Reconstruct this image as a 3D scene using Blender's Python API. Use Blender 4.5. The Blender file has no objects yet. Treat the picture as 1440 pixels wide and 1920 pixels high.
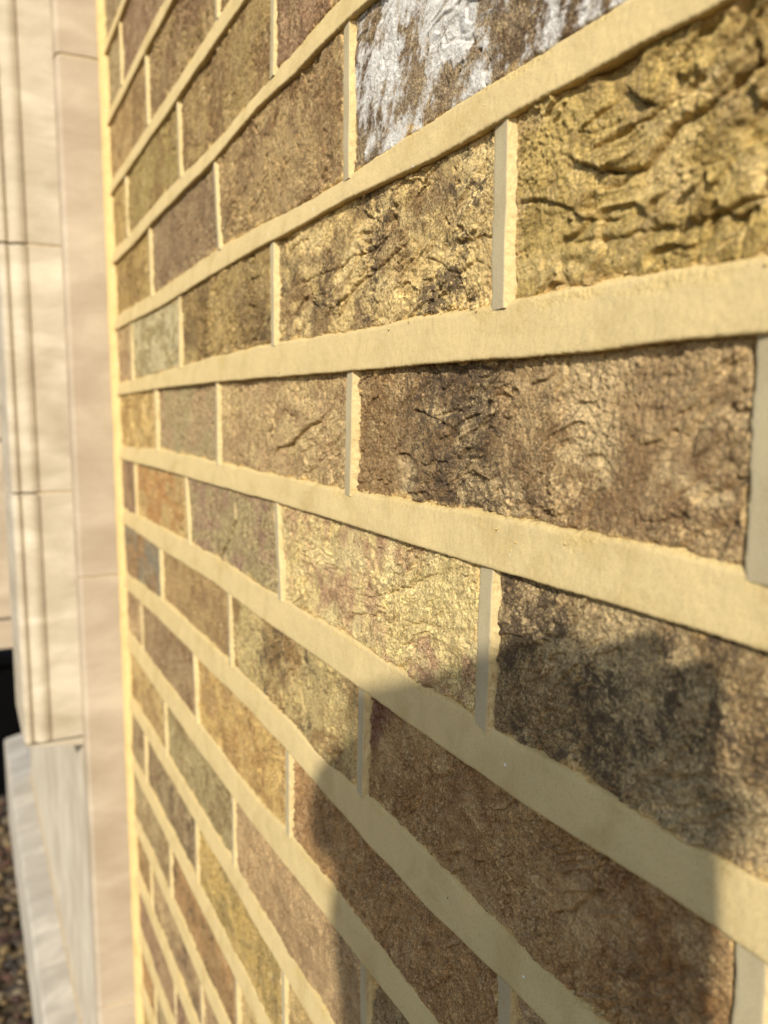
import bpy, bmesh, math, random
import numpy as np
from mathutils import Matrix, Vector

# ------------------------------------------------------------------ camera, world, sun, exposure
SPLIT_BRICKS = False
S = bpy.context.scene
S.render.resolution_x, S.render.resolution_y = 768, 1024
FPX = 1549.34                      # focal length in photo pixels (1440 x 1920)
CAM = np.array([.2431, -.16535, -.02865])
ROT = (math.radians(83.2657), math.radians(.0403), math.radians(62.9078))
cd = bpy.data.cameras.new('camera'); cam = bpy.data.objects.new('camera', cd)
S.collection.objects.link(cam); S.camera = cam
cam.location = CAM; cam.rotation_euler = ROT
cd.sensor_fit = 'VERTICAL'; cd.sensor_height = 36; cd.sensor_width = 27
cd.lens = 36 * FPX / 1920
cd.clip_start = .004; cd.clip_end = 5000
cd.dof.use_dof = True; cd.dof.focus_distance = .33
cd.dof.aperture_fstop = cd.lens / 1000 / .0029
SUN = Vector((1.35, -1., .82)).normalized()
w = bpy.data.worlds.new("World"); S.world = w; w.use_nodes = True
nt = w.node_tree; bg = nt.nodes['Background']
sky = nt.nodes.new('ShaderNodeTexSky'); sky.sky_type = 'NISHITA'; sky.sun_disc = False
sky.sun_elevation = math.asin(SUN.z); sky.sun_rotation = math.atan2(SUN.x, SUN.y)
nt.links.new(sky.outputs[0], bg.inputs[0]); bg.inputs[1].default_value = .15
sd = bpy.data.lights.new('sun', 'SUN'); sd.energy = 4.8; sd.angle = math.radians(.8); sd.color = (1, .94, .83)
so = bpy.data.objects.new('sun', sd); S.collection.objects.link(so)
so.rotation_euler = SUN.to_track_quat('Z', 'Y').to_euler()
S.view_settings.view_transform = 'Standard'; S.view_settings.look = 'None'
S.view_settings.gamma = 1; S.view_settings.exposure = 0.08

# ------------------------------------------------------------------ numeric helpers
RM = np.array(Matrix.Rotation(ROT[2], 3, 'Z') @ Matrix.Rotation(ROT[1], 3, 'Y') @ Matrix.Rotation(ROT[0], 3, 'X'))
def bp(x, y, Y=0.):                # a photo pixel back onto the wall plane
    d = RM @ np.array([(x - 720) / FPX, -(y - 960) / FPX, -1]); t = (Y - CAM[1]) / d[1]
    q = CAM + t * d; return q[0], q[2]
_rng = np.random.RandomState(7)
_P = _rng.permutation(1024).astype(np.int32)
_A = _rng.rand(1024) * 2 * np.pi; _GX, _GY = np.cos(_A), np.sin(_A)
def perlin(x, y, seed=0):
    xi = np.floor(x).astype(np.int64); yi = np.floor(y).astype(np.int64)
    fx = x - xi; fy = y - yi
    u = fx * fx * fx * (fx * (fx * 6 - 15) + 10); v = fy * fy * fy * (fy * (fy * 6 - 15) + 10)
    def g(a, b, px, py):
        h = _P[(_P[(a + seed * 131) & 1023] + b) & 1023]
        return _GX[h] * px + _GY[h] * py
    n00 = g(xi, yi, fx, fy); n10 = g(xi + 1, yi, fx - 1, fy)
    n01 = g(xi, yi + 1, fx, fy - 1); n11 = g(xi + 1, yi + 1, fx - 1, fy - 1)
    a = n00 + u * (n10 - n00); b = n01 + u * (n11 - n01)
    return (a + v * (b - a)) * 1.5
def fbm(x, y, seed=0, o=4, g=.5):
    s = 0; a = 1; f = 1; n = 0
    for i in range(o):
        s = s + a * perlin(x * f + i * 17.3, y * f - i * 9.1, seed + i * 7); n += a; a *= g; f *= 2.03
    return s / n
def sst(a, b, x):
    t = np.clip((x - a) / (b - a), 0, 1); return t * t * (3 - 2 * t)
def lin(c):
    c = np.array(c, float) / 255.; return np.where(c < .04045, c / 12.92, ((c + .055) / 1.055) ** 2.4)
def polyd(px, pz, pts):            # distance to a polyline, side (+1 above / left of travel), arc position 0..1
    best = np.full(px.shape, 1e9); side = np.zeros(px.shape); arc = np.zeros(px.shape)
    L = [0]
    for a, b in zip(pts[:-1], pts[1:]): L.append(L[-1] + math.hypot(b[0] - a[0], b[1] - a[1]))
    for i, (a, b) in enumerate(zip(pts[:-1], pts[1:])):
        dx, dz = b[0] - a[0], b[1] - a[1]; l2 = dx * dx + dz * dz + 1e-12
        t = np.clip(((px - a[0]) * dx + (pz - a[1]) * dz) / l2, 0, 1)
        ex, ez = px - a[0] - t * dx, pz - a[1] - t * dz
        d = np.hypot(ex, ez); m = d < best
        best = np.where(m, d, best); side = np.where(m, np.sign(dx * ez - dz * ex), side)
        arc = np.where(m, (L[i] + t * (L[i + 1] - L[i])) / L[-1], arc)
    return best, side, arc

# ------------------------------------------------------------------ scene helpers
C = S.collection
def setp(o, label=None, cat=None, group=None, kind=None):
    for k, v in (('label', label), ('category', cat), ('group', group), ('kind', kind)):
        if v: o[k] = v
    return o
def empty(name, loc, label, cat, group=None):
    o = bpy.data.objects.new(name, None); C.objects.link(o); o.location = loc; o.empty_display_size = .05
    return setp(o, label, cat, group)
def link(name, me, mat, parent=None):
    o = bpy.data.objects.new(name, me); C.objects.link(o)
    if mat: me.materials.append(mat)
    if parent:
        o.parent = parent; o.matrix_parent_inverse = Matrix.Translation(parent.location).inverted()
    return o
def mesh_np(name, V, F, cols=None, msk=None, smooth=True):
    me = bpy.data.meshes.new(name)
    me.vertices.add(len(V)); me.vertices.foreach_set('co', V.astype(np.float32).ravel())
    n = len(F); me.loops.add(n * 4); me.loops.foreach_set('vertex_index', F.astype(np.int32).ravel())
    me.polygons.add(n); me.polygons.foreach_set('loop_start', np.arange(0, n * 4, 4, dtype=np.int32))
    me.polygons.foreach_set('use_smooth', np.full(n, smooth))
    for nm, a in (('Col', cols), ('Msk', msk)):
        if a is not None:
            at = me.color_attributes.new(nm, 'FLOAT_COLOR', 'POINT')
            at.data.foreach_set('color', np.concatenate([a, np.ones((len(V), 1))], 1).astype(np.float32).ravel())
    me.update(calc_edges=True); me.validate(); return me
def gridf(nx, nz, off=0):
    i = np.arange(nx - 1)[:, None] * nz + np.arange(nz - 1)[None, :]; i = i.ravel() + off
    return np.stack([i, i + nz, i + nz + 1, i + 1], 1)
def bm_obj(name, bm, mat, parent=None, smooth=False):
    me = bpy.data.meshes.new(name); bm.normal_update(); bm.to_mesh(me); bm.free()
    if smooth:
        for p in me.polygons: p.use_smooth = True
    return link(name, me, mat, parent)
def rbox(lo, hi, bev=.002, seg=2, cuts=0, jit=0, seed=0):
    bm = bmesh.new(); bmesh.ops.create_cube(bm, size=1)
    for v in bm.verts: v.co = Vector([lo[k] + (v.co[k] + .5) * (hi[k] - lo[k]) for k in range(3)])
    bmesh.ops.bevel(bm, geom=bm.edges[:], offset=bev, segments=seg, affect='EDGES', profile=.6)
    return bm

# ------------------------------------------------------------------ materials
def nodes(name):
    m = bpy.data.materials.new(name); m.use_nodes = True; t = m.node_tree
    return m, t, t.nodes['Principled BSDF'], lambda a, b: t.links.new(a, b)
def noise(t, scale, detail=4, rough=.55, vec=None, dist=0):
    n = t.nodes.new('ShaderNodeTexNoise'); n.inputs['Scale'].default_value = scale
    n.inputs['Detail'].default_value = detail; n.inputs['Roughness'].default_value = rough
    n.inputs['Distortion'].default_value = dist
    if vec: t.links.new(vec, n.inputs['Vector'])
    return n
def ramp(t, src, stops):
    r = t.nodes.new('ShaderNodeValToRGB'); t.links.new(src, r.inputs[0]); e = r.color_ramp.elements
    while len(e) < len(stops): e.new(.5)
    for k, (p, c) in enumerate(stops):
        e[k].position = p; e[k].color = (*c, 1) if len(c) == 3 else c
    return r
def mixc(t, fac, a, b, mode='MIX'):
    m = t.nodes.new('ShaderNodeMix'); m.data_type = 'RGBA'; m.blend_type = mode
    for s, v in ((m.inputs[0], fac), (m.inputs[6], a), (m.inputs[7], b)):
        if hasattr(v, 'links') or hasattr(v, 'node'): t.links.new(v, s)
        else: s.default_value = v if not isinstance(v, tuple) else (*v, 1)[:4]
    return m.outputs[2]
def bump(t, h, dist, strength=1, nrm=None):
    b = t.nodes.new('ShaderNodeBump'); b.inputs['Distance'].default_value = dist
    b.inputs['Strength'].default_value = strength; t.links.new(h, b.inputs['Height'])
    if nrm: t.links.new(nrm, b.inputs['Normal'])
    return b.outputs[0]
def mth(t, op, a, b=0.):
    m = t.nodes.new('ShaderNodeMath'); m.operation = op
    for s, v in ((m.inputs[0], a), (m.inputs[1], b)):
        if hasattr(v, 'node'): t.links.new(v, s)
        else: s.default_value = v
    return m.outputs[0]

def brick_material():
    m, t, bs, L = nodes('fired_brick')
    geo = t.nodes.new('ShaderNodeTexCoord').outputs['Object']
    col = t.nodes.new('ShaderNodeVertexColor'); col.layer_name = 'Col'
    mk = t.nodes.new('ShaderNodeVertexColor'); mk.layer_name = 'Msk'
    sep = t.nodes.new('ShaderNodeSeparateColor'); L(mk.outputs[0], sep.inputs[0])
    white, speck, grain = sep.outputs[0], sep.outputs[1], sep.outputs[2]
    # sand grain: light and dark
    g1 = noise(t, 1100, 3, .7, geo); r1 = ramp(t, g1.outputs[0], [(.32, (.36, .33, .30)), (.49, (1, 1, 1)), (.68, (1.65, 1.6, 1.5))])
    hs = t.nodes.new('ShaderNodeHueSaturation'); hs.inputs['Saturation'].default_value = .87; L(mixc(t, 1., col.outputs[0], (1.12, 1.08, .88), 'MULTIPLY'), hs.inputs['Color'])
    sg = noise(t, 620, 4, .75, geo, .3); sl = noise(t, 70, 4, .6, geo, .5)
    sf = ramp(t, mth(t, 'ADD', mth(t, 'MULTIPLY', sg.outputs[0], .65), mth(t, 'MULTIPLY', sl.outputs[0], .35)), [(.50, (0, 0, 0)), (.60, (1, 1, 1))])
    c0 = mixc(t, mth(t, 'MULTIPLY', sf.outputs[0], mth(t, 'ADD', mth(t, 'MULTIPLY', grain, .45), .22)), hs.outputs[0], (.62, .48, .26))
    gf = mth(t, 'ADD', mth(t, 'MULTIPLY', grain, .85), .32)
    c = mixc(t, gf, c0, r1.outputs[0], 'MULTIPLY')
    g2 = noise(t, 260, 5, .65, geo, .6); r2 = ramp(t, g2.outputs[0], [(.34, (.58, .53, .48)), (.50, (1, 1, 1)), (.70, (1.25, 1.22, 1.12))])
    c = mixc(t, gf, c, r2.outputs[0], 'MULTIPLY')
    # dark fired specks
    g3 = noise(t, 360, 6, .74, geo, 1.6); g4 = noise(t, 130, 4, .6, geo, .5)
    s = mth(t, 'ADD', mth(t, 'MULTIPLY', g3.outputs[0], .6), mth(t, 'MULTIPLY', g4.outputs[0], .4))
    s = mth(t, 'ADD', s, mth(t, 'MULTIPLY', mth(t, 'SUBTRACT', speck, .5), .22))
    rs = ramp(t, s, [(.50, (0, 0, 0)), (.57, (1, 1, 1))])
    sp = mth(t, 'MULTIPLY', rs.outputs[0], mth(t, 'MINIMUM', mth(t, 'MULTIPLY', speck, 1.6), .90))
    c = mixc(t, sp, c, (.095, .068, .045))
    # lime bloom
    g5 = noise(t, 330, 6, .78, geo, .5)
    s2 = mth(t, 'ADD', mth(t, 'MULTIPLY', g5.outputs[0], 1.15), mth(t, 'MULTIPLY', white, .36))
    rw = ramp(t, s2, [(.62, (0, 0, 0)), (.92, (1, 1, 1))])
    c = mixc(t, mth(t, 'MULTIPLY', rw.outputs[0], mth(t, 'MINIMUM', mth(t, 'MULTIPLY', white, 4.), .93)), c, (.80, .765, .70))
    L(c, bs.inputs['Base Color'])
    bs.inputs['Roughness'].default_value = 1.; bs.inputs['Specular IOR Level'].default_value = .04
    n1 = noise(t, 1150, 3, .75, geo); n2 = noise(t, 380, 5, .75, geo, .2)
    b = bump(t, n2.outputs[0], .0009, .8); b = bump(t, n1.outputs[0], .0008, 1., b)
    L(b, bs.inputs['Normal']); return m
def mortar_material():
    m, t, bs, L = nodes('sand_lime_mortar')
    geo = t.nodes.new('ShaderNodeTexCoord').outputs['Object']
    mk = t.nodes.new('ShaderNodeVertexColor'); mk.layer_name = 'Msk'
    sep = t.nodes.new('ShaderNodeSeparateColor'); L(mk.outputs[0], sep.inputs[0])
    rough = sep.outputs[0]; shade_grey = sep.outputs[1]
    base = mixc(t, rough, (.605, .468, .232), (.65, .490, .215))
    base = mixc(t, shade_grey, base, (.50, .42, .265))  # greyer colour painted in for upright faces turned from the sun
    n = noise(t, 38, 4, .6, geo, .4); r = ramp(t, n.outputs[0], [(.3, (.87, .84, .77)), (.5, (1, 1, 1)), (.72, (1.07, 1.06, 1.05))])
    c = mixc(t, 1., base, r.outputs[0], 'MULTIPLY')
    g = noise(t, 1500, 2, .6, geo); rg = ramp(t, g.outputs[0], [(.28, (.72, .68, .6)), (.45, (1, 1, 1)), (.7, (1.12, 1.1, 1.05))])
    c = mixc(t, mth(t, 'ADD', mth(t, 'MULTIPLY', rough, .4), .6), c, rg.outputs[0], 'MULTIPLY')
    v = t.nodes.new('ShaderNodeTexVoronoi'); v.inputs['Scale'].default_value = 75; L(geo, v.inputs['Vector'])
    nd = noise(t, 500, 2, .5, geo)
    sp = ramp(t, mth(t, 'ADD', v.outputs['Distance'], mth(t, 'MULTIPLY', nd.outputs[0], .08)), [(.075, (1, 1, 1)), (.095, (0, 0, 0))])
    rnd = t.nodes.new('ShaderNodeSeparateColor'); L(v.outputs['Color'], rnd.inputs[0])
    c = mixc(t, mth(t, 'MULTIPLY', sp.outputs[0], mth(t, 'GREATER_THAN', rnd.outputs[0], .86)), c, (.85, .84, .82))
    c = mixc(t, mth(t, 'MULTIPLY', sp.outputs[0], mth(t, 'LESS_THAN', rnd.outputs[0], .08)), c, (.10, .06, .03))
    L(c, bs.inputs['Base Color']); bs.inputs['Roughness'].default_value = 1.; bs.inputs['Specular IOR Level'].default_value = .06
    n1 = noise(t, 1300, 3, .6, geo); n2 = noise(t, 420, 4, .7, geo)
    b = bump(t, n1.outputs[0], .00012, .8)
    bb = t.nodes.new('ShaderNodeBump'); bb.inputs['Distance'].default_value = .0013
    L(n2.outputs[0], bb.inputs['Height']); L(mth(t, 'ADD', mth(t, 'MULTIPLY', rough, .9), .12), bb.inputs['Strength']); L(b, bb.inputs['Normal'])
    L(bb.outputs[0], bs.inputs['Normal']); return m
def stone_material(name, ca, cb, cc, sc=1., ms=(2, 2.2, 6), mr=(6, 0, 0)):
    m, t, bs, L = nodes(name)
    tc = t.nodes.new('ShaderNodeTexCoord').outputs['Object']
    mp = t.nodes.new('ShaderNodeMapping'); mp.inputs['Scale'].default_value = ms; mp.inputs['Rotation'].default_value = [math.radians(k) for k in mr]
    L(tc, mp.inputs[0])
    n = noise(t, 3.2 * sc, 5, .6, mp.outputs[0], .3)
    c = ramp(t, n.outputs[0], [(.30, ca), (.50, cb), (.68, cc)]).outputs[0]
    n3 = noise(t, 7, 3, .6, tc, .5); c = mixc(t, .6, c, ramp(t, n3.outputs[0], [(.3, (.86, .82, .78)), (.6, (1.06, 1.05, 1.04))]).outputs[0], 'MULTIPLY')
    g = noise(t, 900, 3, .6, tc); c = mixc(t, .5, c, ramp(t, g.outputs[0], [(.3, (.85, .83, .8)), (.7, (1.1, 1.1, 1.1))]).outputs[0], 'MULTIPLY')
    L(c, bs.inputs['Base Color']); bs.inputs['Roughness'].default_value = .88; bs.inputs['Specular IOR Level'].default_value = .3
    n2 = noise(t, 14, 5, .6, mp.outputs[0], .4); L(bump(t, n2.outputs[0], .002, .25), bs.inputs['Normal']); return m
def plain(name, col, rough=.8, var=.25, sc=40, bd=.001, spec=.3):
    m, t, bs, L = nodes(name)
    tc = t.nodes.new('ShaderNodeTexCoord').outputs['Object']
    n = noise(t, sc, 5, .6, tc)
    c = mixc(t, 1., tuple(col), ramp(t, n.outputs[0], [(.3, (1 - var,) * 3), (.7, (1 + var,) * 3)]).outputs[0], 'MULTIPLY')
    L(c, bs.inputs['Base Color']); bs.inputs['Roughness'].default_value = rough; bs.inputs['Specular IOR Level'].default_value = spec
    L(bump(t, n.outputs[0], bd, .5), bs.inputs['Normal']); return m
M_BRICK = brick_material(); M_MORTAR = mortar_material()
M_JAMB = stone_material('dressed_limestone_buff', (.34, .275, .195), (.41, .34, .25), (.49, .415, .31))
M_MOULD = stone_material('dressed_limestone_pale', (.37, .315, .225), (.46, .40, .30), (.58, .52, .40), 1.4)
M_BED = plain('bedding_mortar', (.48, .38, .24), .95, .2, 200, .0006)
M_PLINTH = stone_material('dressed_limestone_shaded', (.36, .325, .265), (.44, .40, .33), (.60, .55, .45), .9, (6, 3, 4), (20, 32, 0))  # greyish tone and diagonal streaks painted in for soft shade on the ledge
M_FACE = stone_material('dressed_limestone_smooth', (.44, .38, .285), (.54, .475, .365), (.66, .59, .46), .9, (7, 3, 4), (20, 32, 0))  # diagonal tone streaks put into the colour for patches of shade

# ------------------------------------------------------------------ the wall: joints traced from the photograph
BR, CO = .225, .075
Z_GROUND = -1.21
X_END = -.765                       # where the brickwork meets the stone
JT = {   # joint: (photo x, y of its top edge, y of its bottom edge)
 2: [(300,363,400),(400,263,300),(480,167,203),(547,93,143),(613,12,72)],
 1: [(300,540,575),(400,467,513),(480,423,467),(580,370,413),(647,328,375),(713,283,345),(813,217,297),(960,123,213),(1100,38,137),(1200,-22,84)],
 0: [(230,716,740),(300,697,728),(400,668,717),(503,645,708),(650,622,697),(800,593,683),(960,565,671),(1100,533,660),(1227,513,644),(1360,490,630),(1440,478,625)],
 -1: [(230,838,862),(300,845,880),(400,868,910),(480,887,932),(640,922,980),(800,953,1030),(960,977,1080),(1100,1010,1120),(1280,1043,1173),(1440,1090,1227)],
 -2: [(230,955,980),(300,992,1030),(400,1045,1092),(480,1100,1153),(600,1170,1237),(660,1205,1280),(767,1280,1360),(840,1323,1410),(960,1400,1495),(1100,1480,1583),(1240,1570,1673),(1340,1623,1740),(1440,1673,1813)],
 -3: [(230,1073,1098),(300,1125,1163),(400,1220,1265),(480,1298,1345),(533,1353,1403),(600,1430,1480),(693,1507,1587),(747,1560,1643),(800,1613,1703),(880,1703,1780),(960,1780,1857)],
 -4: [(235,1180,1207),(300,1268,1305),(400,1400,1445),(480,1510,1555),(540,1570,1630),(613,1663,1722),(680,1747,1812),(747,1840,1893)],
}
JTR = {}
for j, pts in JT.items():
    X, T, B = [], [], []
    for x, a, b in pts:
        xa, za = bp(x, a); xb, zb = bp(x, b); X.append((xa + xb) / 2); T.append(za); B.append(zb)
    o = np.argsort(X); JTR[j] = (np.array(X)[o], np.array(T)[o], np.array(B)[o])
def joint(j, X):
    """top and bottom edge heights of ribbon j along X"""
    X = np.asarray(X, float)
    wob = fbm(X * 9, X * 0 + j * 3.7, 3, 2) * .0016
    t0, b0 = j * CO + .008 + wob, j * CO - .008 + wob
    if j in JTR:
        xs, T, B = JTR[j]
        off = 0 if True else 0
        ti, bi = np.interp(X, xs, T), np.interp(X, xs, B)
        w_ = sst(-.12, 0, X - xs[0]) * (1 - sst(0, .12, X - xs[-1]))
        t0, b0 = t0 + (ti - t0) * w_, b0 + (bi - b0) * w_
    e = fbm(X * 26, X * 0 + j * 5.1, 21, 4)
    return t0 + .0013 * e, b0 + .0005 * fbm(X * 30, X * 0 + j * 2.3, 33, 2)
PT = {   # course: perpend positions: photo (x, y top, x, y bottom)
 0: [(935,245,928,555),(506,465,507,640),(332,560,331,650)],
 1: [(645,60,644,328),(397,312,406,462)],
 2: [(508,0,505,138),(328,215,333,315)],
 3: [(399,0,402,40),(269,120,273,235)],
 -1: [(1442,650,1426,1080),(651,705,646,912),(402,722,403,855)],
 -2: [(908,1065,896,1350),(512,945,520,1110),(343,895,350,1015)],
 -3: [(673,1300,669,1490),(424,1110,427,1220),(296,1030,299,1120)],
 -4: [(942,1835,938,1900),(535,1430,535,1565),(358,1225,364,1325)],
 -5: [(677,1825,677,1920),(432,1500,433,1590)],
}
PTR = {}
for c, L_ in PT.items():
    for x1, y1, x2, y2 in L_:
        a = bp(x1, y1)[0]; b = bp(x2, y2)[0]; u = -(a + b) / 2 / BR
        u = round(u) if c % 2 == 0 else round(u - .5) + .5
        PTR[(c, u)] = (a, b)
def perp(c, u):
    if (c, u) in PTR: return PTR[(c, u)]
    r = random.Random(c * 57 + int(u * 2) * 131); o = r.uniform(-.004, .004)
    if (c + 2, u) in PTR and abs(u) < .6: pass
    return (-u * BR + o, -u * BR + o + r.uniform(-.0015, .0015))

# ---- brick recipes: (course, u of its right perpend)
def P(*pts): return [bp(x, y, .003) for x, y in pts]
def Q(ox, oy, *pts): return [bp(ox + x / 3, oy + y / 3, .003) for x, y in pts]
SPEC = {
 (2, 0): dict(c=[(152,118,92),(122,92,68)], speck=.25),
 (2, 1): dict(c=[(158,133,82),(132,104,66)], speck=.2),
 (2, 2): dict(c=[(158,138,80),(135,108,62)], speck=.15, pit=1.),
 (1, -.5): dict(c=[(138,120,100),(104,84,66)], white=1., speck=.25, fold=.5, rough=.6),
 (1, .5): dict(c=[(165,138,92),(136,108,72)], speck=.25, fold=.8, pit=.6),
 (1, 1.5): dict(c=[(148,124,92),(128,104,80)], speck=.15),
 (1, 2.5): dict(c=[(168,140,75),(140,112,60)], fold=.9),
 (0, -1): dict(c=[(180,154,84),(150,126,62),(200,174,112)], fold=1.5, speck=.05, rough=1.5, cr=[
     (P((1060,292),(1100,312),(1150,322),(1200,315),(1225,285),(1265,235),(1320,200),(1370,150),(1440,90)), .0034, .010),
     (P((975,380),(1010,375),(1050,382),(1090,407),(1150,412),(1180,400)), .0018, .006),
     (P((1165,148),(1180,165),(1205,190),(1235,192)), .0028, .006),
     (P((1262,318),(1340,305),(1440,262)), -.0016, .006),
     (P((1290,425),(1350,395),(1440,360)), .0024, .008),
     (P((1060,452),(1150,445),(1230,425),(1290,420)), .0014, .006),
     (P((1080,250),(1120,245),(1170,225)), .0010, .004)]),
 (0, 0): dict(c=[(202,174,112),(140,114,74),(218,192,132)], fold=1., speck=.42, rough=1.4, cr=[
     (Q(480,0,(230,1600),(370,1535),(450,1510),(540,1440),(640,1410),(780,1290)), .0012, .004),
     (Q(480,0,(560,1560),(700,1490),(800,1400),(860,1350)), .0014, .004),
     (Q(480,0,(430,1740),(520,1660),(580,1580),(650,1530)), .0022, .005),
     (Q(480,0,(900,1440),(990,1460),(1080,1520),(1140,1530),(1230,1460),(1300,1500)), .0010, .004),
     (Q(480,0,(1110,1370),(1230,1300),(1300,1220)), .0010, .003)]),
 (0, 1): dict(c=[(168,142,84),(128,104,62)], fold=.9, speck=.35),
 (0, 2): dict(c=[(190,178,142),(152,136,96)], fold=.6, pit=.8),
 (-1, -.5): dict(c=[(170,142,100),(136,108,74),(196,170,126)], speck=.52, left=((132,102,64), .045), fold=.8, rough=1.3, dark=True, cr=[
     (Q(480,640,(880,380),(960,410),(1060,465),(1050,520),(960,620)), .0012, .004),
     (Q(960,640,(700,590),(780,570),(880,505),(930,495)), .0010, .004),
     (Q(960,640,(700,1000),(790,1020),(885,1000),(880,960)), .0008, .004)]),
 (-1, .5): dict(c=[(186,160,112),(156,128,90),(176,146,106)], fold=.8, rough=1.2, speck=.12, cr=[
     (Q(480,640,(90,650),(120,600),(190,580),(300,470),(350,450),(378,415)), .0030, .004)]),
 (-1, 1.5): dict(c=[(160,144,106),(164,136,104)], fold=.5, pit=.4),
 (-1, 2.5): dict(c=[(200,168,98),(160,128,70)], fold=1.2),
 (-2, -1): dict(c=[(172,150,112),(140,116,80)], speck=.50, fold=.7, rough=1.3),
 (-2, 0): dict(c=[(206,184,124),(176,140,106),(214,194,140)], fold=.8, rough=1.2, speck=.08, cr=[
     (Q(480,640,(580,1425),(660,1440),(760,1410),(880,1370),(960,1330),(1060,1290)), .0012, .004),
     (Q(480,640,(500,1590),(550,1530),(620,1530),(680,1540),(695,1515)), .0012, .004)]),
 (-2, 1): dict(c=[(160,144,104),(146,116,100)], fold=.5, cr=[
     (Q(0,640,(1240,1220),(1300,1100),(1330,1000),(1320,880)), .0026, .005)]),
 (-2, 2): dict(c=[(170,122,60),(184,156,98)], fold=1.),
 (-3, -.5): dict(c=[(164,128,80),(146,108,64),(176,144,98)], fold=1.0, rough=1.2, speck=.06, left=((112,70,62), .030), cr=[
     (Q(480,1280,(1040,990),(1130,955),(1230,1000),(1340,1030),(1440,1110),(1540,1180),(1670,1290),(1770,1290),(1820,1230),(1910,1180),(1920,1070)), .0019, .005)]),
 (-3, .5): dict(c=[(184,162,106),(146,116,68)], fold=.9, speck=.4),
 (-3, 1.5): dict(c=[(168,138,88),(146,116,76)], fold=.6),
 (-3, 2.5): dict(c=[(126,120,110),(140,108,72)], fold=.4),
 (-4, 0): dict(c=[(166,128,80),(146,108,68)], fold=1.0, rough=1.2, speck=.08, cr=[
     (Q(480,1280,(860,1670),(980,1720),(1060,1670),(1090,1600),(1150,1610),(1240,1660)), .0016, .005)]),
 (-4, 1): dict(c=[(196,162,88),(168,132,72)], fold=.8, speck=.15),
 (-4, 2): dict(c=[(150,124,92),(132,104,76)], fold=.5),
 (-5, .5): dict(c=[(184,152,110),(160,130,92)], fold=.6, speck=.1),
 (-5, 1.5): dict(c=[(160,146,104),(136,116,80)], fold=.5),
 (-6, 1): dict(c=[(184,154,80),(150,128,74)], fold=.8),
 (3, 1.5): dict(c=[(156,130,86),(124,96,68)], fold=1., pit=.8),
 (3, .5): dict(c=[(150,130,84),(134,108,70)], fold=.6),
 (4, 2): dict(c=[(150,122,96),(126,96,72)], fold=.6, pit=.6),
}
PAL = [((168,138,88),(140,110,70)), ((186,158,100),(152,122,76)), ((158,140,104),(134,110,76)), ((156,124,94),(132,104,84)),
       ((184,156,90),(156,126,68)), ((176,148,108),(146,118,88)), ((152,132,100),(126,104,78)), ((186,166,124),(152,128,88)),
       ((166,126,76),(146,114,72))]
RIBY_T, RIBY_B = .0024, 0.          # ribbon face depth at its top and bottom edge (weather-struck)
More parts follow.
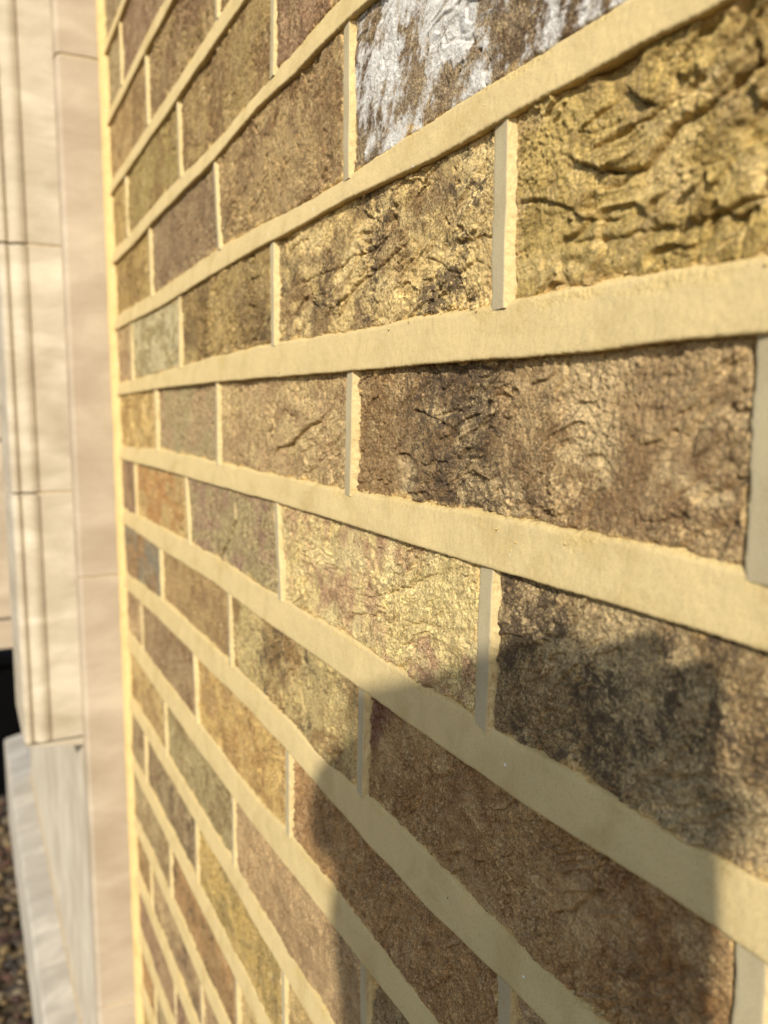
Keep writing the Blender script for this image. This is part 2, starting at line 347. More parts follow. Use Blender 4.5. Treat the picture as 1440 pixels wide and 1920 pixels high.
def make_brick(c, u, xr, xl):
    """c: course, xr/xl: (top, bottom) X of right and left perpend; returns arrays"""
    r = random.Random(c * 911 + int(u * 2) * 37 + 5); sd = r.randrange(1000)
    sp = SPEC.get((c, u)) or {}
    if not sp:
        a = r.choice(PAL); sp = dict(c=a, fold=r.uniform(.4, 1.1), speck=r.choice([0, .1, .2, .4]), pit=r.choice([0, 0, .6]), white=0)
    xm, zm = (xr[0] + xl[0]) / 2, (c + .5) * CO
    # nearest point of the brick to the camera decides the grid size
    nx_ = min(max(CAM[0] - .1, xl[1]), xr[1]); D = math.sqrt((nx_ - CAM[0]) ** 2 + CAM[1] ** 2 + max(0, abs(zm - CAM[2]) - .03) ** 2)
    inview = (-.8 < xm < .24) and (bp(720, 1920)[1] - .06 - max(0, -xm) * .62 < zm < .24 + max(0, -xm) * .5)
    st = max(.00034, D * .0013) if inview else .003
    W0, H0 = xr[1] - xl[1], .062
    nx, nz = max(8, int(W0 / st)), max(6, int(H0 / st))
    if inview: nz = max(nz, 40)
    s = np.linspace(0, 1, nx)[:, None] * np.ones((1, nz)); q = np.ones((nx, 1)) * np.linspace(0, 1, nz)[None, :]
    # outline: half joints, ragged
    gl = .0048
    L0 = xl[0] * q + xl[1] * (1 - q) + gl - .0012; R0 = xr[0] * q + xr[1] * (1 - q) - gl
    X = L0 + (R0 - L0) * s
    tb = joint(c, X[:, 0])[0][:, None]; bt = joint(c + 1, X[:, 0])[1][:, None]
    Zb, Zt = tb - .0012, bt + .0028                 # body runs a little under both ribbons
    Z = Zb + (Zt - Zb) * q
    ex = np.minimum(X - L0, R0 - X); ez = np.minimum(Z - Zb, Zt - Z)
    rag = .0019 * fbm(X * 90, Z * 90, sd + 3, 3)
    e = np.minimum(ex * 1.25 + rag * 1.5, ez + .001 + rag)
    # relief
    f = sp.get('fold', .6); rg = sp.get('rough', 1.)
    wx = fbm(X * 22, Z * 22, sd + 1, 3); wz = fbm(X * 22 + 9, Z * 22, sd + 2, 3)
    A, B = X * 1. + wx * .016, Z * 1.5 - X * .45 + wz * .016
    lowf = fbm(X * 16, Z * 22, sd + 5, 3)
    h = .0016 * lowf
    n = fbm(A * 26, B * 42, sd + 9, 3); k = n * 3.0 + .5
    fr = k - np.floor(k); saw = np.where(fr < .88, fr / .88, (1 - fr) / .12)   # lapped folds
    fm = sst(.05, .45, fbm(X * 20, Z * 26, sd + 11, 2) + .18)
    h += .0019 * f * (saw - .5) * fm
    n2 = fbm(A * 70, B * 110, sd + 13, 3); k = n2 * 2.5 + .5; fr = k - np.floor(k)
    h += .00045 * f * (np.where(fr < .8, fr / .8, (1 - fr) / .2) - .5) * sst(-.1, .3, fbm(X * 40, Z * 40, sd + 15, 2))
    rd = 1 - np.abs(fbm(A * 34, B * 40, sd + 17, 3)) * 9                        # fine cracks
    h -= .0016 * f * np.clip(rd * 1.3, 0, 1) * sst(.0, .3, fbm(X * 24, Z * 24, sd + 19, 2))
    rz = .55 + .9 * sst(-.25, .35, fbm(X * 26, Z * 30, sd + 20, 3))
    h += rz * rg * (.00075 * fbm(X * 150, Z * 180, sd + 21, 4, .65) + .00042 * fbm(X * 480, Z * 480, sd + 23, 2))
    kk = fbm(A * 95, B * 120, sd + 24, 3); h -= .0003 * rg * np.clip(1 - np.abs(kk) * 10, 0, 1) * sst(.0, .35, fbm(X * 32, Z * 32, sd + 26, 2))
    h -= .0014 * sst(.42, .6, fbm(X * 170, Z * 170, sd + 27, 2)) * sst(-.1, .3, fbm(X * 22, Z * 22, sd + 28, 2))
    if sp.get('pit'):
        pn = fbm(X * 110, Z * 110, sd + 25, 2); h -= .0016 * sp['pit'] * sst(.28, .5, pn)
    cav = np.zeros_like(h)
    for pts, amp, wd in sp.get('cr', ()):
        wbx = X + .0012 * fbm(X * 150, Z * 150, sd + 31, 3); wbz = Z + .0012 * fbm(X * 150 + 7, Z * 150, sd + 32, 3)
        d, sdn, arc = polyd(wbx, wbz, pts)
        win = sst(0, .12, arc) * (1 - sst(.88, 1, arc))
        win = np.maximum(win, .15) * (.65 + .7 * np.clip(fbm(X * 60, Z * 60, sd + 33, 2) + .5, 0, 1))
        up = np.sign(amp); a = abs(amp)
        h += win * a * np.where(sdn * up > 0, np.exp(-d / wd) * .55, -np.exp(-d / (wd * .45)) * .55) * np.clip(d / .00025, .3, 1)
        h -= win * a * .45 * np.exp(-(d / .0006) ** 2)
        cav = np.maximum(cav, win * np.exp(-(d / .0008) ** 2))
    edge = 1 - sst(0, .0045, e)
    Y = .0031 - h + .0046 * edge ** 1.6 + .0007 * math.sin(sd)
    Y = np.where(e <= .0004, np.maximum(Y, .0085), Y)
    # colour
    cs = [lin(k) for k in sp['c']]
    m1 = sst(-.22, .28, fbm(X * 16 + wx, Z * 24 + wz, sd + 41, 4) + .30 * fbm(X * 130, Z * 130, sd + 42, 3))[..., None]
    col = cs[0] * (1 - m1) + cs[1] * m1
    if len(cs) > 2:
        m2 = (sst(.05, .3, fbm(X * 30, Z * 44, sd + 43, 4)) * .8)[..., None]; col = col * (1 - m2) + cs[2] * m2
    m3 = (sst(.1, .42, fbm(X * 55, Z * 55, sd + 45, 3)) * .35)[..., None]; col = col * (1 - m3) + lin((120, 92, 62)) * m3
    m5 = (sst(.12, .4, fbm(X * 26 + 5, Z * 34, sd + 46, 3)) * .0)[..., None]; col = col * (1 - m5) + lin((158, 116, 104)) * m5
    speck = np.full(h.shape, sp.get('speck', .15)) * (.45 + 1.6 * np.clip(fbm(X * 24, Z * 24, sd + 47, 3) + .35, 0, 1))
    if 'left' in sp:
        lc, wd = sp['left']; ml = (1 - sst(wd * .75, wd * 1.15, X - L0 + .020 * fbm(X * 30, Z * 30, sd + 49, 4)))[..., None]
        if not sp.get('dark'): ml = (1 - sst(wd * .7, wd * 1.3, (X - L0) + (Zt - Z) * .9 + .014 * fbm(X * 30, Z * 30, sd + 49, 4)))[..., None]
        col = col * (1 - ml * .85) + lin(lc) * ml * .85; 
    if sp.get('dark'):            # sooty patch to the right of the plain left third
        dm = np.exp(-((X - L0 - .088 + (Z - zm) * .25) / .034) ** 2)
        speck = np.where(ml[..., 0] > .5, .30, .38 + .34 * dm)
        col = col * (1 - .25 * dm[..., None])
    # mortar smeared over the edges
    ms = (sst(.35, .75, 1 - e / .0062 + 1.3 * fbm(X * 55, Z * 55, sd + 51, 4)) * .85)[..., None]
    col = col * (1 - ms) + lin((206, 172, 108)) * ms
    speck = speck * (1 - ms[..., 0])
    wh = np.zeros_like(h)
    if sp.get('white'):
        wv = sp['white']
        st1 = fbm((X - Z * .45) * 95, (Z + X * .5) * 16, sd + 61, 4); st2 = fbm(X * 20, Z * 26, sd + 63, 3)
        if wv >= 1:
            near = sst(-.02, .10, X - L0) ; bias = .34 - .0 - .30 * sst(.028, .010, Z - Zb) 
            wh = sst(-.15, .75, st1 * .7 + st2 * 1.1 + bias + .10 + h * 160 + .5 * fbm(X * 150, Z * 150, sd + 65, 3) + .5 * fbm(X * 60, Z * 50, sd + 66, 3)) * sst(0, .004, ex)
        else:
            wh = sst(.25, .5, st2 + wv * .6) * .62
    V = np.stack([X, Y, Z], -1).reshape(-1, 3); F = gridf(nx, nz)
    gr = np.clip(sp.get('grain', r.uniform(.35, .9)) + .9 * fbm(X * 20, Z * 30, sd + 71, 3), 0, 1)
    msk = np.stack([wh, np.clip(speck, 0, 1), gr], -1).reshape(-1, 3)
    return V, F, np.clip(col, 0, 1).reshape(-1, 3), msk

WALL_R = .80; C_LO, C_HI = -17, 12
wall = empty('brick_wall', (X_END / 2, .05, Z_GROUND), 'weathered yellow and brown handmade brick wall with raised sand coloured pointing beside the pale stone jamb', 'wall')
brk = []
for c in range(C_LO, C_HI):
    if (c + .5) * CO < Z_GROUND - .04: continue
    u = -4 if c % 2 == 0 else -3.5
    while -u * BR > X_END + .02:
        xr = perp(c, u); xl = perp(c, u + 1)
        if xl[0] < X_END + .03: xl = (X_END - .004, X_END - .004)
        brk.append(make_brick(c, u, xr, xl))
        if xl[0] < X_END: break
        u += 1
if SPLIT_BRICKS:
    for b in brk: link('brick', mesh_np('brick', *b), M_BRICK, wall)
else:
    off = 0; Fs = []
    for b in brk: Fs.append(b[1] + off); off += len(b[0])
    me = mesh_np('brickwork', np.concatenate([b[0] for b in brk]), np.concatenate(Fs), np.concatenate([b[2] for b in brk]), np.concatenate([b[3] for b in brk]))
    link('brickwork', me, M_BRICK, wall)
print('bricks', len(brk), 'verts', sum(len(b[0]) for b in brk))

# ---- pointing: struck ribbons over every bed joint and perpend, with the rough sandy bed behind
PV, PF, PM = [], [], []; poff = 0
def addg(V, nx, nz, M, flip=False):
    global poff
    F = gridf(nx, nz, poff)
    PV.append(V.reshape(-1, 3)); PF.append(F[:, ::-1] if flip else F); PM.append(M.reshape(-1, 3)); poff += nx * nz
def xsamples(x0, x1):
    xs = [x0]
    while xs[-1] < x1:
        D = math.hypot(CAM[0] - min(xs[-1], .2), .17); xs.append(xs[-1] + max(.00045, D * .0011) if xs[-1] < .2 else xs[-1] + .003)
    return np.array(xs)
XS = xsamples(X_END - .002, WALL_R)
for j in range(C_LO + 1, C_HI + 1):
    if j * CO < Z_GROUND: continue
    T, B = joint(j, XS); nx = len(XS)
    prof = [  # (position from bottom edge 0 to top edge 1, extra z, depth, rough)
        (0, .0006, .0105, 1), (0, .0003, .0060, 1), (0, .00012, .0035, 1), (0, .00002, .0018, .9), (0, 0, .0008, .6), (0, .00025, .0002, .3), (0, .0008, 0, 0)]
    for k in range(1, 24): prof.append((k / 24, .0008 * (1 - k / 24), 0 + RIBY_T * (k / 24) ** 1.15, 0))
    prof += [(1, .0000, RIBY_T + .0003, .3), (1, .0006, RIBY_T + .0011, .8), (1, .0014, RIBY_T + .0022, 1), (1, .0026, RIBY_T + .0042, 1), (1, .004, .0105, 1)]
    nz = len(prof); V = np.zeros((nx, nz, 3)); M = np.zeros((nx, nz, 3))
    for k, (t, dz, y, ro) in enumerate(prof):
        Z = B + (T - B) * t + dz
        if k < 6: Z = Z + .00045 * fbm(XS * 420, XS * 0 + j * 1.9 + k * .35, 5, 3) * (1 if k < 5 else .5)
        if t == 1: Z = Z + .0009 * fbm(XS * 95, XS * 0 + j * 4.9 + k * .35, 6, 5)
        Y = y + .0006 * fbm(XS * 14, Z * 30 + j, 8, 3) + .00022 * fbm(XS * 110, Z * 160, 9, 3) + .00012 * fbm(XS * 480, Z * 480, 11, 2)
        if ro > .5: Y = Y + .0005 * fbm(XS * 300, Z * 900 + k, 10, 3)
        V[:, k, 0] = XS; V[:, k, 1] = Y; V[:, k, 2] = Z
        M[:, k, 0] = ro; 
        # smeared sandy patches on the upper half of the face
        if 0 < t < 1: M[:, k, 0] = np.clip(sst(.12, .5, fbm(XS * 34, Z * 90, 12, 5) + (t - .80) * 1.1) * .85, 0, 1)
    addg(V, nx, nz, M)
for c in range(C_LO, C_HI):
    u = -3 if c % 2 == 0 else -3.5
    while -u * BR > X_END + .03:
        a, b = perp(c, u)
        D = math.hypot(CAM[0] - min(b, .2), .17); st = max(.0004, D * .0013)
        zb = joint(c, [b])[0][0]; zt = joint(c + 1, [a])[1][0]
        if zb < Z_GROUND: u += 1; continue
        nz = max(10, int((zt - zb) / st)); q = np.linspace(0, 1, nz)
        Zl = (zb - .0015) + (zt - zb + .004) * q
        w0 = .0044 + .0004 * math.sin(c * 3 + u * 5)
        prof = [(-1, -.0030, .0098, 1), (-1, -.0016, .0056, 1), (-1, -.0006, .0036, 1), (-1, -.0002, .0026, .8), (-1, .0002, .0023, .2)]
        for k in range(1, 12): prof.append((-1 + 2 * k / 12, 0, .0022 - .0011 * k / 12, 0))
        prof += [(1, -.0003, .0012, .1), (1, 0, .0015, .7), (1, .0002, .0019, 1), (1, .0005, .0024, 1), (1, .0009, .0028, 1), (1, .0014, .0032, 1), (1, .0020, .0040, 1), (1, .0026, .0098, 1)]
        nx = len(prof); V = np.zeros((nx, nz, 3)); M = np.zeros((nx, nz, 3)); sd = c * 7 + int(u * 2)
        cx = a * q + b * (1 - q) - .0010 + .0006 * fbm(Zl * 25, Zl * 0 + sd, 14, 2)
        for k, (t, dx, y, ro) in enumerate(prof):
            wv = w0 + .0003 + .0007 * fbm(Zl * 60, Zl * 0 + sd * 1.7 + (9 if t < 0 else 0), 15, 2)
            X = cx + wv * t + dx
            if ro > .15: X = X + (.0004 if k < nx - 6 else .0011) * fbm(Zl * 260, Zl * 0 + k * .4 + sd, 16, 4)
            Y = y + .0003 * fbm(Zl * 22, X * 60 + sd, 17, 2)
            if ro > .5: Y = Y + .0008 * fbm(Zl * 260, X * 700 + sd, 18, 3)
            V[k, :, 0] = X; V[k, :, 1] = Y; V[k, :, 2] = Zl; M[k, :, 0] = ro * .5; M[k, :, 1] = max(.25, 1 - min(1, ro * 2)) * .9  # face greyed in place of the shade a steeper tilt would give
        addg(V, nx, nz, M)
        u += 1
# sealed joint down the side of the stone
zs = np.arange(Z_GROUND, C_HI * CO, .0025); nz = len(zs)
prof = [(-.010, -.0030), (-.0085, -.0042), (-.006, -.0048), (-.003, -.0042), (.0, -.0022), (.003, .0005), (.006, .0035), (.008, .0090)]
V = np.zeros((len(prof), nz, 3)); M = np.zeros((len(prof), nz, 3))
for k, (x, y) in enumerate(prof):
    V[k, :, 0] = X_END + x + .0012 * fbm(zs * 18, zs * 0 + k * .3, 19, 3); V[k, :, 1] = y + .0012 * fbm(zs * 30, zs * 0 + k * .5, 20, 3); V[k, :, 2] = zs; M[k, :, 0] = .75
addg(V, len(prof), nz, M)
# sand crumbs and droppings caught along the edges of the pointing
_bm = bmesh.new(); bmesh.ops.create_cube(_bm, size=1.2); bmesh.ops.subdivide_edges(_bm, edges=_bm.edges[:], cuts=1, use_grid_fill=True)
_bm.verts.ensure_lookup_table(); _bm.verts.index_update(); CV = np.array([v.co.normalized()[:] for v in _bm.verts]); CF = np.array([[v.index for v in f.verts] for f in _bm.faces]); _bm.free()
rc = np.random.RandomState(11)
for k in range(1700):
    x = .14 - .75 * rc.rand() ** 1.5; j = rc.randint(-6, 5); T, B = joint(j, [x]); r_ = rc.rand()
    if r_ < .72: z = T[0] + rc.uniform(-.0006, .0024) ; y = .0040
    elif r_ < .86: z = B[0] + rc.uniform(-.0016, .0002); y = .0030
    else: z = T[0] - rc.rand() * .016; y = .0014
    sz = rc.uniform(.00018, .00050) * (1 if rc.rand() < .95 else 1.6)
    P3 = CV * (1 + .35 * np.sin(CV @ (rc.rand(3) * 6) + rc.rand() * 6))[:, None] * sz + [x, y, z]
    PV.append(P3); PF.append(CF + poff); PM.append(np.tile([rc.rand(), 0, 0], (len(CV), 1))); poff += len(CV)
# recessed bed everywhere behind
xb = np.arange(X_END - .004, WALL_R, .004); zb_ = np.arange(Z_GROUND - .03, C_HI * CO + .01, .004)
XX, ZZ = np.meshgrid(xb, zb_, indexing='ij')
V = np.stack([XX, .0092 + .0006 * fbm(XX * 90, ZZ * 90, 22, 3), ZZ], -1); M = np.zeros_like(V); M[..., 0] = 1
addg(V, len(xb), len(zb_), M)
link('mortar_pointing', mesh_np('mortar_pointing', np.concatenate(PV), np.concatenate(PF), None, np.concatenate(PM)), M_MORTAR, wall)
bm = rbox((X_END - .02, .0112, Z_GROUND - .03), (WALL_R, .215, C_HI * CO + .012), .001, 1)
bm_obj('wall_core', bm, M_MORTAR, wall)

# ------------------------------------------------------------------ stone surround
sur = empty('stone_surround', (-.85, -.02, Z_GROUND), 'pale buff limestone surround of smooth and moulded blocks at the end of the brick wall', 'stone surround')
ZT = .95
def slab(profile, z0, z1, name, mat, n=1, par=sur, bow=0):
    """vertical prism from an XY outline"""
    bm = bmesh.new(); a = [bm.verts.new((x, y, z0)) for x, y in profile]; b = [bm.verts.new((x, y, z1)) for x, y in profile]
    for i in range(len(profile)):
        k = (i + 1) % len(profile); bm.faces.new((a[i], a[k], b[k], b[i]))
    bm.faces.new(a[::-1]); bm.faces.new(b)
    bmesh.ops.recalc_face_normals(bm, faces=bm.faces[:])
    bmesh.ops.bevel(bm, geom=[e for e in bm.edges if abs(e.verts[0].co.z - e.verts[1].co.z) < 1e-6], offset=.0012, segments=1, affect='EDGES')
    return bm_obj(name, bm, mat, par)
G = .0022
JX, JY = -.775, -.0490
def blocks(profile, zs_, name, mat):
    for a, b in zip(zs_[:-1], zs_[1:]): slab(profile, a + G / 2, b - G / 2, name, mat)
# smooth outer blocks, arris slightly splayed
outer = [(JX, .03), (JX, JY + .004), (JX - .004, JY), (JX - .024, JY - .0008), (JX - .024, .03)]
blocks(outer, [Z_GROUND, -.773, -.221, .366, ZT], 'jamb_block', M_JAMB)
# moulded inner blocks
MX = JX - .0245
def arc(cx, cy, r, a0, a1, n): return [(cx + r * math.cos(math.radians(a0 + (a1 - a0) * i / n)), cy + r * math.sin(math.radians(a0 + (a1 - a0) * i / n))) for i in range(n + 1)]
mould = [(MX - .16, -.040), (MX, -.040), (MX, -.0855), (MX + .0025, -.0868)] + \
        arc(MX - .0082, -.0935, .0098, 40, -48, 10) + [(MX - .0035, -.1025), (MX - .0045, -.1055)] + \
        arc(MX - .006, -.1100, .0052, 50, -80, 8) + [(MX - .022, -.1165), (MX - .16, -.1165)]
blocks(mould, [-.4235, -.120, .163, .62, ZT], 'moulded_block', M_MOULD)
slab([(MX - .15, -.03), (MX - .0015, -.03), (MX - .0015, -.083), (MX - .012, -.100), (MX - .014, -.112), (MX - .15, -.112)], -.42, ZT - .002, 'bedding_mortar', M_BED)
slab([(JX - .0235, .02), (JX - .0018, .02), (JX - .0018, JY + .006), (JX - .0055, JY + .0020), (JX - .0235, JY + .0020)], Z_GROUND, ZT - .002, 'bedding_mortar', M_BED)
# moulding stop: sloped weathering under the moulded blocks
bm = bmesh.new()
y0, y1, y2 = -.0484, -.0865, -.1150
zt_, zb1 = -.4245, -.434
v = [bm.verts.new(k) for k in ((MX, y0, zt_), (MX, -.116, zt_), (MX - .16, -.116, zt_), (MX - .16, y0, zt_), (MX - .001, y0, zb1), (MX - .16, y0, zb1))]
bm.faces.new((v[0], v[1], v[2], v[3])); bm.faces.new((v[1], v[4], v[5], v[2])); bm.faces.new((v[0], v[4], v[1])); bm.faces.new((v[2], v[5], v[3])); bm.faces.new((v[0], v[3], v[5], v[4]))
bmesh.ops.recalc_face_normals(bm, faces=bm.faces[:]); bm_obj('moulding_stop', bm, M_MOULD, sur)
# plain face running on behind, and the ledge of the plinth
FX0, FX1 = JX - .0255, -1.98
def strip(x0, x1, lo, hi, name, mat, bev=.003):
    return bm_obj(name, rbox((x0, lo[0], lo[1]), (x1, hi[0], hi[1]), bev, 3), mat, sur)
for x0, x1 in ((-1.38, FX0), (FX1, -1.383)):
    strip(x0, x1, (-.0485, -.9435), (.03, -.4252), 'face_block', M_FACE, .0015)
    strip(x0, x1, (-.0385, -.4248), (.03, ZT), 'backing_block', M_JAMB, .0015)
    strip(x0, x1, (-.0515, -.953), (.03, -.9420), 'bedding_mortar', M_BED, .001)
for x0, x1 in ((-1.55, -.777), (-2.30, -1.553)):
    bm = bmesh.new(); pr = [(.03, -.9490), (-.0465, -.9490), (-.0940, -.9600), (-.0985, -.9660), (-.0985, Z_GROUND - .02), (.03, Z_GROUND - .02)]
    a = [bm.verts.new((x0, y, z)) for y, z in pr]; b = [bm.verts.new((x1, y, z)) for y, z in pr]
    for i in range(len(pr)): bm.faces.new((a[i], a[(i + 1) % 6], b[(i + 1) % 6], b[i]))
    bm.faces.new(a); bm.faces.new(b); bmesh.ops.recalc_face_normals(bm, faces=bm.faces[:])
    bm_obj('plinth_ledge', bm, M_PLINTH, sur)

# pier farther along
pier = empty('stone_pier', (-1.5, -.14, Z_GROUND), 'yellowish limestone pier seen as a thin strip at the left edge beyond the mouldings', 'pier')
for a, b in ((-.455, -.40), (-.398, -.075), (-.073, -.02), (-.018, .95)):
    bm_obj('pier_block', rbox((-1.60, -.34, a + .001), (-1.38, -.083, b - .001), .004, 2), M_JAMB, pier)

# ------------------------------------------------------------------ ground
def plane_ground():
    n = 60; xs = np.concatenate([np.linspace(-60, -3, 12)[:-1], np.linspace(-3, 2, 220), np.linspace(2, 60, 12)[1:]])
    ys = np.concatenate([np.linspace(-60, -1.2, 12)[:-1], np.linspace(-1.2, .3, 90), np.linspace(.3, 60, 12)[1:]])
    XX, YY = np.meshgrid(xs, ys, indexing='ij')
    V = np.stack([XX, YY, Z_GROUND + .010 * fbm(XX * 6, YY * 6, 71, 4)], -1).reshape(-1, 3)
    return mesh_np('ground', V, gridf(len(xs), len(ys)))
M_SOIL = plain('damp_soil', (.075, .052, .028), .95, .5, 60, .006)
g = link('ground', plane_ground(), M_SOIL); setp(g, kind='structure')
# gravel near the foot of the wall
M_GRAV, t, bs, L = nodes('river_gravel')
gi = t.nodes.new('ShaderNodeVertexColor'); gi.layer_name = 'Col'; L(gi.outputs[0], bs.inputs['Base Color']); bs.inputs['Roughness'].default_value = .75
rng = np.random.RandomState(3); GV, GF, GC = [], [], []; off = 0
bm = bmesh.new(); bmesh.ops.create_icosphere(bm, subdivisions=2, radius=1); bm.verts.ensure_lookup_table()
SV = np.array([v.co[:] for v in bm.verts]); SF = np.array([[v.index for v in f.verts] for f in bm.faces]); bm.free()
NG = 5200
for i in range(NG):
    x = -rng.uniform(.6, 3.2); y = -rng.uniform(.10, .62) ; s = rng.uniform(.006, .017)
    nrm = rng.rand(3) * 5
    d = 1 + .16 * np.sin(SV @ (rng.rand(3) * 5) + nrm[0]) + .10 * np.sin(SV @ (rng.rand(3) * 9) + nrm[1])
    P3 = SV * d[:, None] * s * np.array([1, rng.uniform(.6, 1), rng.uniform(.45, .75)])
    a = rng.rand() * 6.28; ca, sa = math.cos(a), math.sin(a)
    P3 = np.stack([P3[:, 0] * ca - P3[:, 1] * sa, P3[:, 0] * sa + P3[:, 1] * ca, P3[:, 2]], 1) + [x, y, Z_GROUND + rng.uniform(.002, .014)]
    GV.append(P3); GF.append(SF + off); off += len(SV)
    b = [(.30, .20, .085), (.16, .10, .045), (.42, .33, .20), (.10, .07, .045), (.22, .10, .06), (.36, .24, .10)][rng.randint(6)]
    GC.append(np.tile(np.array(b) * rng.uniform(.15, .5), (len(SV), 1)))
V = np.concatenate(GV); F = np.concatenate(GF); me = bpy.data.meshes.new('gravel')
me.vertices.add(len(V)); me.vertices.foreach_set('co', V.astype(np.float32).ravel())
me.loops.add(len(F) * 3); me.loops.foreach_set('vertex_index', F.astype(np.int32).ravel())
me.polygons.add(len(F)); me.polygons.foreach_set('loop_start', np.arange(0, len(F) * 3, 3, dtype=np.int32)); me.polygons.foreach_set('use_smooth', np.full(len(F), True))
at = me.color_attributes.new('Col', 'FLOAT_COLOR', 'POINT'); at.data.foreach_set('color', np.concatenate([np.concatenate(GC), np.ones((len(V), 1))], 1).astype(np.float32).ravel())
me.update(calc_edges=True)
g = link('gravel', me, M_GRAV); setp(g, 'brown and ochre gravel along the foot of the stone plinth', 'gravel', kind='stuff')

# dark object standing past the surround
M_BLACK = plain('matt_black', (.002, .002, .002), .9, .2, 30, .0005, .05)
dark_obj = empty('dark_object', (-2.75, -.32, Z_GROUND), 'black box-like object, out of focus, standing past the end of the stone plinth', 'bin')  # box put in for a black shape of unknown kind
bm = bmesh.new(); bmesh.ops.create_cube(bm, size=1)
for v in bm.verts:
    k = .9 if v.co.z < 0 else 1
    v.co = Vector((-2.75 + v.co.x * .7 * k, -.30 + v.co.y * .56 * k, -.985 + v.co.z * .43))
bmesh.ops.bevel(bm, geom=bm.edges[:], offset=.02, segments=3, affect='EDGES'); bm_obj('object_body', bm, M_BLACK, dark_obj)
bm = rbox((-3.12, -.60, -.768), (-2.38, -.01, -.735), .012, 3); bm_obj('top_slab', bm, M_BLACK, dark_obj)

# ------------------------------------------------------------------ photographer's phone and hand (outside the frame; they throw the shadow on the wall)
RT, UP, BK = [Vector(RM[:, k]) for k in range(3)]
def cp(r, u, b): return Vector(CAM) + RT * r + UP * u + BK * b
M_PHONE = plain('phone_glass', (.02, .02, .022), .25, .1, 20, .0001, .5)
ph = empty('smartphone', cp(.013, -.023, .012), 'slim dark smartphone held upright close to the brick wall', 'phone')
bm = bmesh.new(); bmesh.ops.create_cube(bm, size=1)
for v in bm.verts: v.co = Vector((v.co.x * .074, v.co.y * .150, v.co.z * .0078))
bmesh.ops.bevel(bm, geom=[e for e in bm.edges if abs(e.verts[0].co.z - e.verts[1].co.z) > .001], offset=.011, segments=6, affect='EDGES')
bmesh.ops.bevel(bm, geom=bm.edges[:], offset=.0012, segments=2, affect='EDGES')
bm.transform(Matrix(((RT.x, UP.x, BK.x, 0), (RT.y, UP.y, BK.y, 0), (RT.z, UP.z, BK.z, 0), (0, 0, 0, 1)))); bm.transform(Matrix.Translation(cp(.013, -.023, .012)))
bm_obj('phone_body', bm, M_PHONE, ph)
M_SKIN = plain('skin', (.55, .33, .23), .55, .08, 90, .0003, .4)
person = empty('person', (.62, -.62, Z_GROUND), 'person in dark jumper leaning towards the wall with a phone in one hand', 'person')
def skinned(name, chains, mat, parent, sub=2):
    bm = bmesh.new(); lay = bm.verts.layers.skin.verify(); seen = {}
    first = True
    for ch in chains:
        prev = None
        for (pt, r) in ch:
            key = tuple(round(k, 5) for k in pt)
            if key in seen: v = seen[key]
            else:
                v = bm.verts.new(cp(*pt)); v[lay].radius = (r, r); v[lay].use_root = first; first = False; seen[key] = v
            if prev is not None and prev is not v: bm.edges.new((prev, v))
            prev = v
    me = bpy.data.meshes.new(name); bm.to_mesh(me); bm.free()
    o = link(name, me, mat, parent); o.modifiers.new('skin', 'SKIN').use_smooth_shade = True
    s = o.modifiers.new('sub', 'SUBSURF'); s.levels = s.render_levels = sub; return o
def inv(p):                         # world point to the phone's own right / up / back frame
    d = Vector(p) - Vector(CAM); return (d.dot(RT), d.dot(UP), d.dot(BK))
HC = Vector((-.040, 0, -.192)) + SUN * .80        # head centre, on the sun's line to its shadow
nk = HC + Vector((.035, -.03, -.135)); ch_ = HC + Vector((.09, -.06, -.34)); wa = HC + Vector((.19, -.07, -.62)); pv = HC + Vector((.24, -.08, -.80))
fw = Vector((-.80, .35, -.25)).normalized(); sx = Vector((.40, .91, 0)).normalized()
def W(p, r): return (inv(p), r)
shR, shL = ch_ + sx * .165 + Vector((0, 0, .085)), ch_ - sx * .165 + Vector((0, 0, .085))
wrR = cp(.070, -.215, .060); elR = (shR + wrR) / 2 + Vector((.02, -.05, -.16))
wrL = ch_ - sx * .22 + Vector((-.04, -.02, -.50)); elL = ch_ - sx * .24 + Vector((0, 0, -.22))
pm = (.050, -.155, .040)
G_ = Z_GROUND
bod = [[W(pv, .145), W(wa, .125), W(ch_, .135), W(nk + Vector((.01, 0, -.06)), .065), W(nk, .054), W(HC + Vector((.01, 0, -.055)), .062), W(HC + Vector((0, 0, .0)), .074), W(HC + Vector((0, 0, .040)), .070)],
       [W(HC + Vector((.01, 0, -.055)), .062), W(HC + fw * .046 + Vector((0, 0, -.080)), .032)],                       # jaw
       [W(HC + Vector((0, 0, .0)), .074), W(HC + fw * .080 + Vector((0, 0, -.010)), .016), W(HC + fw * .098 + Vector((0, 0, -.030)), .012)],   # nose
       [W(ch_, .135), W(shR, .062), W(elR, .042), W(wrR, .027), (pm, .030)],
       [W(ch_, .135), W(shL, .062), W(elL, .042), W(wrL, .027), W(wrL + Vector((-.01, 0, -.07)), .028)]]
for sg in (1, -1):
    hp = pv + sx * .09 * sg + Vector((0, 0, -.06)); kn = Vector((hp.x - .06, hp.y, (hp.z + G_) / 2)); an = Vector((hp.x + .03, hp.y, G_ + .09))
    bod.append([W(pv, .145), W(hp, .09), W(kn, .060), W(an, .042), W(Vector((an.x - .13, an.y + .02, G_ + .04)), .036)])
    bod.append([W(HC, .074), W(HC + sx * .072 * sg + Vector((.01, 0, -.012)), .014), W(HC + sx * .080 * sg + Vector((.016, 0, .012)), .010)])  # ears
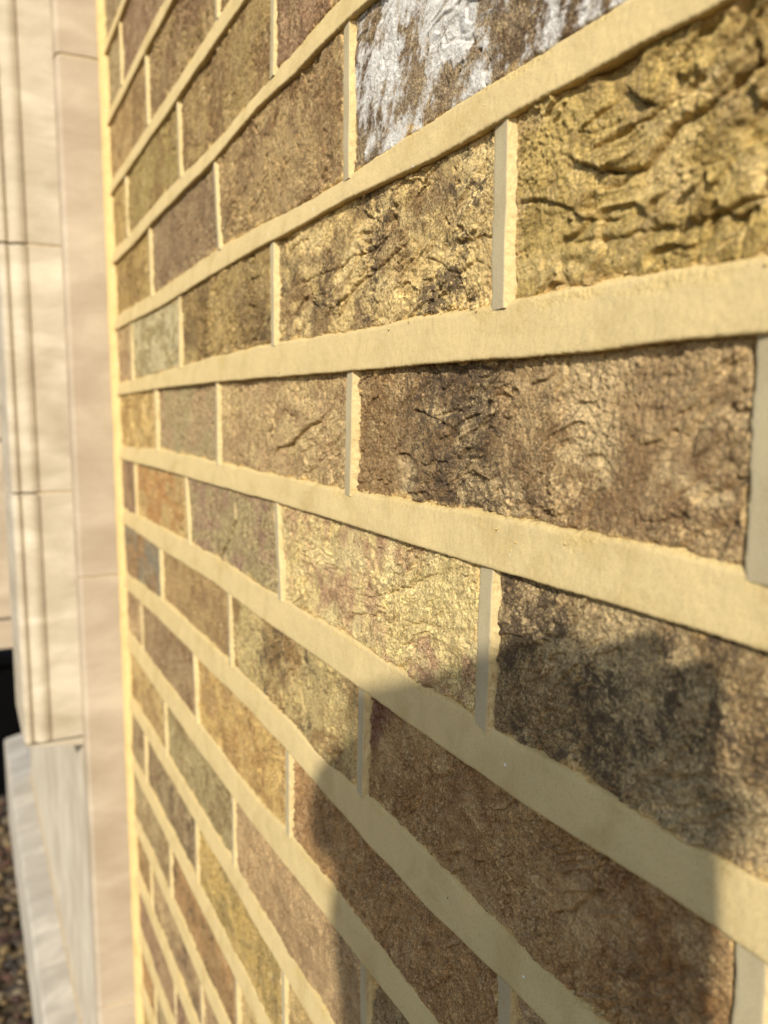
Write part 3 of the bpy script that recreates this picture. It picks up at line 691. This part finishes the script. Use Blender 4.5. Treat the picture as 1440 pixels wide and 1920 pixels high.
for a, b, c_, r in (((0.062, -0.115, .032), (0.048, -0.095, .006), (0.016, -0.097, .000), .0100), ((0.066, -0.133, .032), (0.052, -0.119, .006), (0.018, -0.121, .000), .0102),
                    ((0.066, -0.153, .032), (0.052, -0.143, .006), (0.020, -0.143, .001), .0098), ((0.062, -0.173, .034), (0.048, -0.167, .008), (0.024, -0.165, .002), .0085)):
    bod.append([(pm, .030), (a, r * 1.2), (b, r), (c_, r * .85)])
bod.append([(pm, .030), ((0.052, -0.120, .050), .0130), ((0.034, -0.090, .040), .0110), ((0.016, -0.075, .030), .0095)])
skinned('body', bod, M_SKIN, person)
M_SLEEVE = plain('dark_knit', (.03, .035, .05), .95, .3, 300, .001)
skinned('jumper', [[W(pv + Vector((0, 0, .03)), .158), W(wa, .140), W(ch_, .148), W(nk + Vector((.01, 0, -.065)), .070)],
                   [W(ch_, .148), W(shR, .072), W(elR, .052), W(wrR + (elR - wrR) * .12, .036)], [W(ch_, .148), W(shL, .072), W(elL, .052), W(wrL, .036)]], M_SLEEVE, person)
M_DEN = plain('denim', (.03, .045, .09), .9, .25, 200, .0005)
tr = []
for sg in (1, -1):
    hp = pv + sx * .09 * sg + Vector((0, 0, -.06)); kn = Vector((hp.x - .06, hp.y, (hp.z + G_) / 2)); an = Vector((hp.x + .03, hp.y, G_ + .12))
    tr.append([W(pv, .152), W(hp, .100), W(kn, .072), W(an, .055)])
skinned('trousers', tr, M_DEN, person)
M_HAIR = plain('brown_hair', (.05, .03, .018), .7, .4, 120, .002)
skinned('hair', [[W(HC + Vector((.008, 0, .062)), .060), W(HC + Vector((.020, -.008, .040)), .072), W(HC + Vector((.030, -.012, -.010)), .068), W(HC + Vector((.030, -.016, -.065)), .050)],
                 [W(HC + Vector((.020, -.008, .040)), .072), W(HC + sx * .034 + Vector((.012, 0, .020)), .044)], [W(HC + Vector((.020, -.008, .040)), .072), W(HC - sx * .034 + Vector((.012, 0, .020)), .044)]], M_HAIR, person)
M_EYE = plain('eye', (.5, .48, .45), .2, .1, 50, .0001)
for sg in (1, -1):
    bm = bmesh.new(); bmesh.ops.create_uvsphere(bm, u_segments=12, v_segments=8, radius=.011, matrix=Matrix.Translation(HC + fw * .066 + sx * .028 * sg + Vector((0, 0, .006))))
    bm_obj('eye', bm, M_EYE, person, True)
